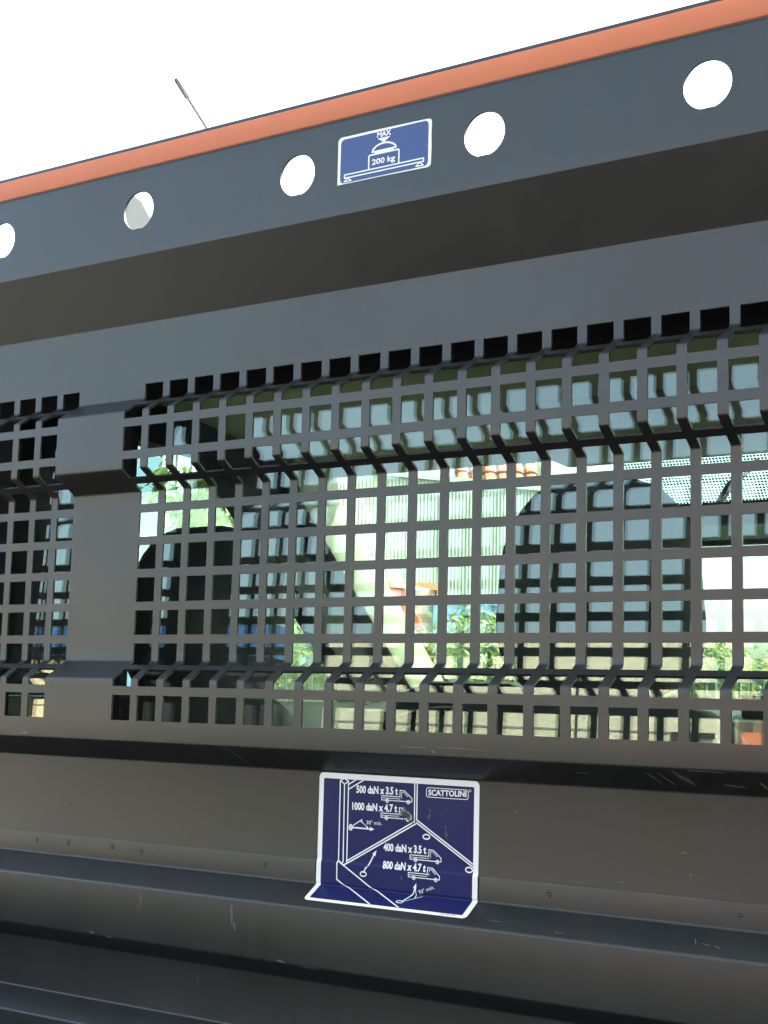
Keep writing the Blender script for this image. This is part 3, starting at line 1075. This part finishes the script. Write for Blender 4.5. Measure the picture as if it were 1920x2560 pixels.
# shipping containers
def container(name, pxa, pxb, dist, z0, z1, m, label):
    a_, b_ = far(pxa, dist), far(pxb, dist + 0.6)
    rt_ = root(name, ((a_ + b_) / 2), label, 'container')
    e = (b_ - a_).normalized()
    nrm = Vector((e.y, -e.x, 0))
    if nrm.dot(CAMP - a_) < 0:
        nrm = -nrm
    L_ = (b_ - a_).length
    mb = MB()
    N = int(L_ / 0.07)
    prof_ = []
    for i in range(N + 1):
        prof_.append((min(L_, i * 0.07), 0.03 if i % 4 in (1, 2) else 0.0))
    for t, d in prof_:
        q = a_ + e * t + nrm * d
        mb.v += [Vector((q.x, q.y, z0 + 0.1)), Vector((q.x, q.y, z1 - 0.12))]
    for i in range(len(prof_) - 1):
        mb.f.append((2 * i, 2 * i + 2, 2 * i + 3, 2 * i + 1))
    mb.build('ribbed_side', m, rt_)
    def bar(t0, t1, za, zb_, d0, d1):
        q = [a_ + e * t0 + nrm * d0, a_ + e * t1 + nrm * d0, a_ + e * t1 + nrm * d1, a_ + e * t0 + nrm * d1]
        return MB().prism([Vector((p.x, p.y, za)) for p in q], (0, 0, zb_ - za))
    bar(0, L_, z1 - 0.12, z1, 0.05, -2.3).build('roof', m, rt_)
    bar(0, L_, z0, z0 + 0.1, 0.05, -2.3).build('base', m, rt_)
    bar(-0.1, 0, z0, z1, 0.05, -2.3).build('corner_post', m, rt_)
    bar(L_, L_ + 0.1, z0, z1, 0.05, -2.3).build('corner_post', m, rt_)
    return rt_
co = container('shipping_container', 770, 946, 24, 1.2, el(1252, 24), M['cont_o'], 'orange red ribbed container behind the fence, below the white warehouse')
cb = container('shipping_container', 950, 1120, 24.5, 1.2, el(1285, 24.5), M['cont_b'], 'blue ribbed container behind the fence, right of the orange one')
# white lid line along the orange container's upper edge
q0, q1 = far(850, 23.8), far(925, 23.9)
MB().prism([(q0.x, q0.y, el(1262, 24)), (q1.x, q1.y, el(1272, 24)), (q1.x, q1.y, el(1278, 24)), (q0.x, q0.y, el(1269, 24))], (0.03, 0.04, 0)).build('white_lid_line', M['white'], co)

# hedge bushes
def bush(px, dist, rx, h, seed, label, m='leaf', nleaf=4500, z0=0.0, ls=0.05, group='bushes along the fence'):
    random.seed(seed)
    c = far(px, dist)
    rt_ = root('bush', c, label, 'bush', group)
    mb = MB()
    lobes = [(random.uniform(-rx, rx) * 0.7, random.uniform(-rx, rx) * 0.6, random.uniform(0.35, 0.92) * h, random.uniform(0.3, 0.55) * rx) for _ in range(16)]
    for i in range(nleaf):
        lx, ly, lz, lr = random.choice(lobes)
        d = Vector((random.gauss(0, 1), random.gauss(0, 1), random.gauss(0, 1))).normalized() * lr * random.uniform(0.55, 1.08)
        p = c + Vector((lx + d.x, ly + d.y, max(0.05, min(h * 1.05, lz + d.z)) + z0))
        n_ = (d.normalized() + Vector((random.gauss(0, .6), random.gauss(0, .6), random.gauss(0, .6) + 0.4))).normalized()
        t = n_.orthogonal().normalized()
        t = Matrix.Rotation(random.uniform(0, 6.28), 3, n_) @ t
        b = n_.cross(t)
        s = ls * random.uniform(0.6, 1.4)
        mb.quad(p - t * s, p + b * s * 0.45 + n_ * s * 0.1, p + t * s, p - b * s * 0.45 + n_ * s * 0.1)
    mb.build('foliage', M[m], rt_)
    st = MB()
    for i in range(5):
        q = c + Vector((random.uniform(-rx, rx) * 0.5, random.uniform(-rx, rx) * 0.4, h * 0.75))
        st.tube([c + Vector((random.uniform(-.1, .1), random.uniform(-.1, .1), 0)), c.lerp(q, 0.5) + Vector((0, 0, 0.05)), q], [0.03, 0.02, 0.008], 6)
    st.build('stem', M['bark'], rt_, smooth=40)
    return rt_
for i, (px, dist, rx, py, lab) in enumerate((
        (560, 15.5, 1.3, 1390, 'green bush behind the fence, leftmost of the hedge row'),
        (655, 15.2, 0.9, 1375, 'green bush behind the fence, left of the beige pillar trim'),
        (750, 15.6, 1.0, 1390, 'green bush behind the fence, crossed by the dark door frame'),
        (870, 15.0, 1.0, 1395, 'green bush behind the fence, below the orange container'),
        (1000, 15.3, 1.0, 1325, 'tallest green bush behind the fence, in front of the blue container'),
        (1110, 15.8, 0.8, 1385, 'green bush behind the fence, beside the middle headrest'),
        (1290, 15.5, 1.2, 1395, 'green bush behind the fence, hidden mostly by the middle headrest'),
        (1430, 15.2, 1.1, 1400, 'green bush behind the fence, right of the middle headrest'),
        (1540, 15.5, 1.1, 1385, 'green bush behind the fence, near the right edge of the picture'),
        (1660, 15.4, 1.2, 1390, 'green bush behind the fence, cut by the right edge of the picture'))):
    bush(px, dist, rx, el(py, dist), 20 + i, lab)

# bar fence in front of the hedge
fa, fb = far(430, 12.6), far(1760, 13.6)
fe = (fb - fa).normalized()
FN = root('bar_fence', (fa + fb) / 2, 'thin dark upright-bar fence in front of the green hedge', 'fence')
fl_ = (fb - fa).length
fz = el(1437, 13)
bars = MB()
for i in range(int(fl_ / 0.115)):
    q = fa + fe * (i * 0.115)
    bars.box((q.x - 0.008, q.y - 0.008, 0.08), (q.x + 0.008, q.y + 0.008, fz))
ob = bars.build('upright_bars', M['fence'], FN)
ob['kind'] = 'stuff'
for i in range(int(fl_ / 2.4) + 1):
    q = fa + fe * (i * 2.4)
    MB().box((q.x - 0.035, q.y - 0.035, 0), (q.x + 0.035, q.y + 0.035, fz + 0.08)).build('post', M['fence'], FN)
fnrm = Vector((fe.y, -fe.x, 0)) * 0.015
for z in (0.2, 1.0, fz - 0.08):
    MB().prism([fa + fnrm + Vector((0, 0, z)), fb + fnrm + Vector((0, 0, z)), fb + fnrm + Vector((0, 0, z + 0.04)), fa + fnrm + Vector((0, 0, z + 0.04))], -fnrm * 2).build('rail', M['fence'], FN)

# buildings seen through the driver's door window
LB = root('office_building', far(380, 26), 'pale office building with gridded windows seen through the left door window', 'building')
la, lb = far(150, 24), far(500, 27)
le = (lb - la).normalized()
ln_ = Vector((le.y, -le.x, 0))
if ln_.dot(CAMP - la) < 0:
    ln_ = -ln_
def lp(t, d, z):
    q = la + le * t + ln_ * d
    return Vector((q.x, q.y, z))
LL = (lb - la).length
MB().prism([lp(0, 0, 0), lp(LL, 0, 0), lp(LL, 0, 7.2), lp(0, 0, 7.2)], -ln_ * 6).build('wall', M['stone'], LB)
for r_ in range(3):
    for c_ in range(int(LL / 1.6)):
        t0 = 0.4 + c_ * 1.6
        z0_ = 1.0 + r_ * 2.1
        wn_ = MB().prism([lp(t0, 0.02, z0_), lp(t0 + 1.1, 0.02, z0_), lp(t0 + 1.1, 0.02, z0_ + 1.3), lp(t0, 0.02, z0_ + 1.3)], -ln_ * 0.05).build('window', M['win'], LB)
        gb = MB()
        for k2 in range(4):
            tt = t0 + k2 * 1.1 / 3
            gb.prism([lp(tt - .03, 0.05, z0_ - .03), lp(tt + .03, 0.05, z0_ - .03), lp(tt + .03, 0.05, z0_ + 1.33), lp(tt - .03, 0.05, z0_ + 1.33)], -ln_ * 0.03)
        for k2 in range(4):
            zz = z0_ + k2 * 1.3 / 3
            gb.prism([lp(t0 - .03, 0.055, zz - .03), lp(t0 + 1.13, 0.055, zz - .03), lp(t0 + 1.13, 0.055, zz + .03), lp(t0 - .03, 0.055, zz + .03)], -ln_ * 0.03)
        gb.build('window_frame', M['white'], wn_)
PB = root('blue_trailer', far(270, 13), 'pale blue box trailer seen through the left door window beside the pillar', 'trailer')
pa, pb = far(150, 12.6), far(343, 13.2)
pe = (pb - pa).normalized()
pn = Vector((-pe.y, pe.x, 0))
if pn.dot(CAMP - pa) > 0:
    pn = -pn
M['paleblue'] = mat('pale_blue_paint', (0.07, 0.12, 0.22), 0.45, noise=0.05, scale=3)
zt_ = el(990, 13)
MB().prism([(pa.x, pa.y, 0.9), (pb.x, pb.y, 0.9), (pb.x, pb.y, zt_), (pa.x, pa.y, zt_)], pn * 2.4).build('box_body', M['paleblue'], PB)
for z in (1.6, 2.3, 3.0):
    q0_, q1_ = pa - pn * 0.02, pb - pn * 0.02
    MB().prism([(q0_.x, q0_.y, z), (q1_.x, q1_.y, z), (q1_.x, q1_.y, z + 0.07), (q0_.x, q0_.y, z + 0.07)], pn * 0.019).build('side_rail', M['white'], PB)
for f_ in (0.2, 0.8):
    q_ = pa.lerp(pb, f_)
    MB().tube([q_ + pn * 0.05 + Vector((0, 0, 0.45)), q_ + pn * 0.35 + Vector((0, 0, 0.45))], 0.45, 20).build('wheel', M['rubber'], PB, smooth=40)
# tree by it
def tree(px, dist, py, rad, seed, label):
    random.seed(seed)
    c = far(px, dist)
    h = el(py, dist)
    rt_ = root('tree', c, label, 'tree')
    tr_ = MB()
    tr_.tube([c, c + Vector((0.03, 0, h * 0.5)), c + Vector((0, 0.05, h))], [0.07, 0.05, 0.015], 8)
    mb = MB()
    for i in range(12):
        d = Vector((random.gauss(0, 1), random.gauss(0, 1), random.gauss(0, .7))).normalized()
        e_ = c + Vector((0, 0, h)) + d * rad * random.uniform(.5, 1)
        tr_.tube([c + Vector((0, 0, h * random.uniform(.7, .95))), e_], [0.015, 0.004], 5)
        for j in range(70):
            p = e_ + Vector((random.gauss(0, 1), random.gauss(0, 1), random.gauss(0, 1))) * rad * 0.2
            n_ = Vector((random.gauss(0, 1), random.gauss(0, 1), random.gauss(0, 1) + .5)).normalized()
            t = n_.orthogonal().normalized()
            b = n_.cross(t)
            s = 0.05 * random.uniform(.7, 1.3)
            mb.quad(p - t * s, p + b * s * .5, p + t * s, p - b * s * .5)
    tr_.build('trunk', M['bark'], rt_, smooth=40)
    mb.build('crown', M['leaf2'], rt_)
tree(430, 11, 1075, 0.36, 3, 'slim young tree with sparse leaves in front of the office building')

# pale gable seen through the second round hole from the left
GB = root('gabled_tower', far(285, 40), 'pale grey gabled wall seen through the second round hole from the left', 'building')
ga, gb_ = far(168, 40), far(297, 40)
ge = (gb_ - ga).normalized()
gn = Vector((ge.y, -ge.x, 0))
if gn.dot(CAMP - ga) > 0:
    gn = -gn
za, zb = el(474, 40), el(418, 40)
GL = (gb_ - ga).length
def gp(t, z):
    q = ga + ge * t
    return (q.x, q.y, z)
MB().prism([gp(0, 0), gp(GL, 0), gp(GL, za), gp(GL * 0.79, zb), gp(0, zb + 1.0)], gn * 5).build('gable_wall', M['grey_wall'], GB)
MB().prism([gp(GL + .05, za + .02), gp(GL * 0.79, zb + .02), gp(GL * 0.79, zb + .12), gp(GL + .05, za + .12)], gn * 5.1).build('roof_edge', M['steel'], GB)

# ================================================================== BEHIND THE VIEWER (seen mirrored in the glass)
VN = root('white_box_truck', (-4.6, -9.5, 0), 'cream white box truck body mirrored in the rear window glass', 'truck')
vb = MB().box((-6.6, -11.8, 0.75), (-2.75, -9.4, 3.0)).build('box_body', M['cream'], VN)
bevel(vb, 0.05, 3)
MB().box((-6.5, -11.7, 0.45), (-2.85, -9.6, 0.74)).build('chassis', M['rubber'], VN)
for x in (-5.9, -3.6):
    MB().tube([(x, -9.55, 0.4), (x, -9.80, 0.4)], 0.40, 20).build('wheel', M['rubber'], VN, smooth=40)
for x in (-5.3, -4.0):
    MB().box((x, -9.398, 0.85), (x + .02, -9.392, 2.9)).build('panel_joint', M['rubber'], VN)
for z in (2.20, 2.48):
    MB().box((-6.5, -9.398, z), (-2.85, -9.393, z + 0.014)).build('panel_joint', M['steel'], VN)
hf = MB()
for (a0, a1, b0, b1) in ((-3.15, -2.80, 2.17, 2.21), (-3.15, -3.11, 1.95, 2.17)):
    hf.box((a0, -9.398, b0), (a1, -9.375, b1))
hf.build('door_handle', M['rubber'], VN)
OT = root('orange_trailer', (-1.7, -9.5, 0), 'orange trailer with a straw load mirrored in the glass at the right edge', 'trailer')
MB().box((-2.55, -10.9, 0.9), (-0.6, -9.3, 2.22)).build('trailer_side', M['cont_o'], OT)
MB().box((-2.5, -10.8, 2.222), (-0.65, -9.4, 2.42)).build('load_edge', M['bark'], OT)
random.seed(9)
hay = MB()
for i in range(500):
    p = Vector((random.uniform(-2.5, -0.65), random.uniform(-10.6, -9.4), random.uniform(2.42, 3.05)))
    d = Vector((random.gauss(0, .6), random.gauss(0, .3), random.gauss(0, 1))).normalized() * 0.16
    e_ = d.orthogonal().normalized() * 0.02
    hay.quad(p - d - e_, p - d + e_, p + d + e_, p + d - e_)
hay.box((-2.45, -10.5, 2.425), (-0.7, -9.5, 2.95))
M['straw'] = mat('dry_straw', (0.34, 0.24, 0.08), 0.8, noise=0.4, scale=30)
hay.build('straw_load', M['straw'], OT)
for x in (-2.1, -1.1):
    MB().tube([(x, -9.35, 0.42), (x, -9.6, 0.42)], 0.42, 20).build('wheel', M['rubber'], OT, smooth=40)
BV = root('slatted_shed', (-10.4, -10.5, 0), 'beige slatted shed with a blue roof band mirrored in the glass', 'shed')
M['slat'] = mat('beige_cladding_board', (0.62, 0.52, 0.35), 0.7, noise=0.1, scale=5)
for i in range(16):
    z = 0.1 + i * 0.17
    MB().box((-14.6, -10.0, z), (-9.75, -9.96, z + 0.155)).build('board', M['slat'], BV)
MB().box((-14.6, -13.0, 0), (-7.85, -10.002, 2.85)).build('dark_core', M['rubber'], BV)
MB().box((-14.7, -13.1, 2.86), (-7.75, -9.9, 3.2)).build('roof_band', M['blue_car'], BV)
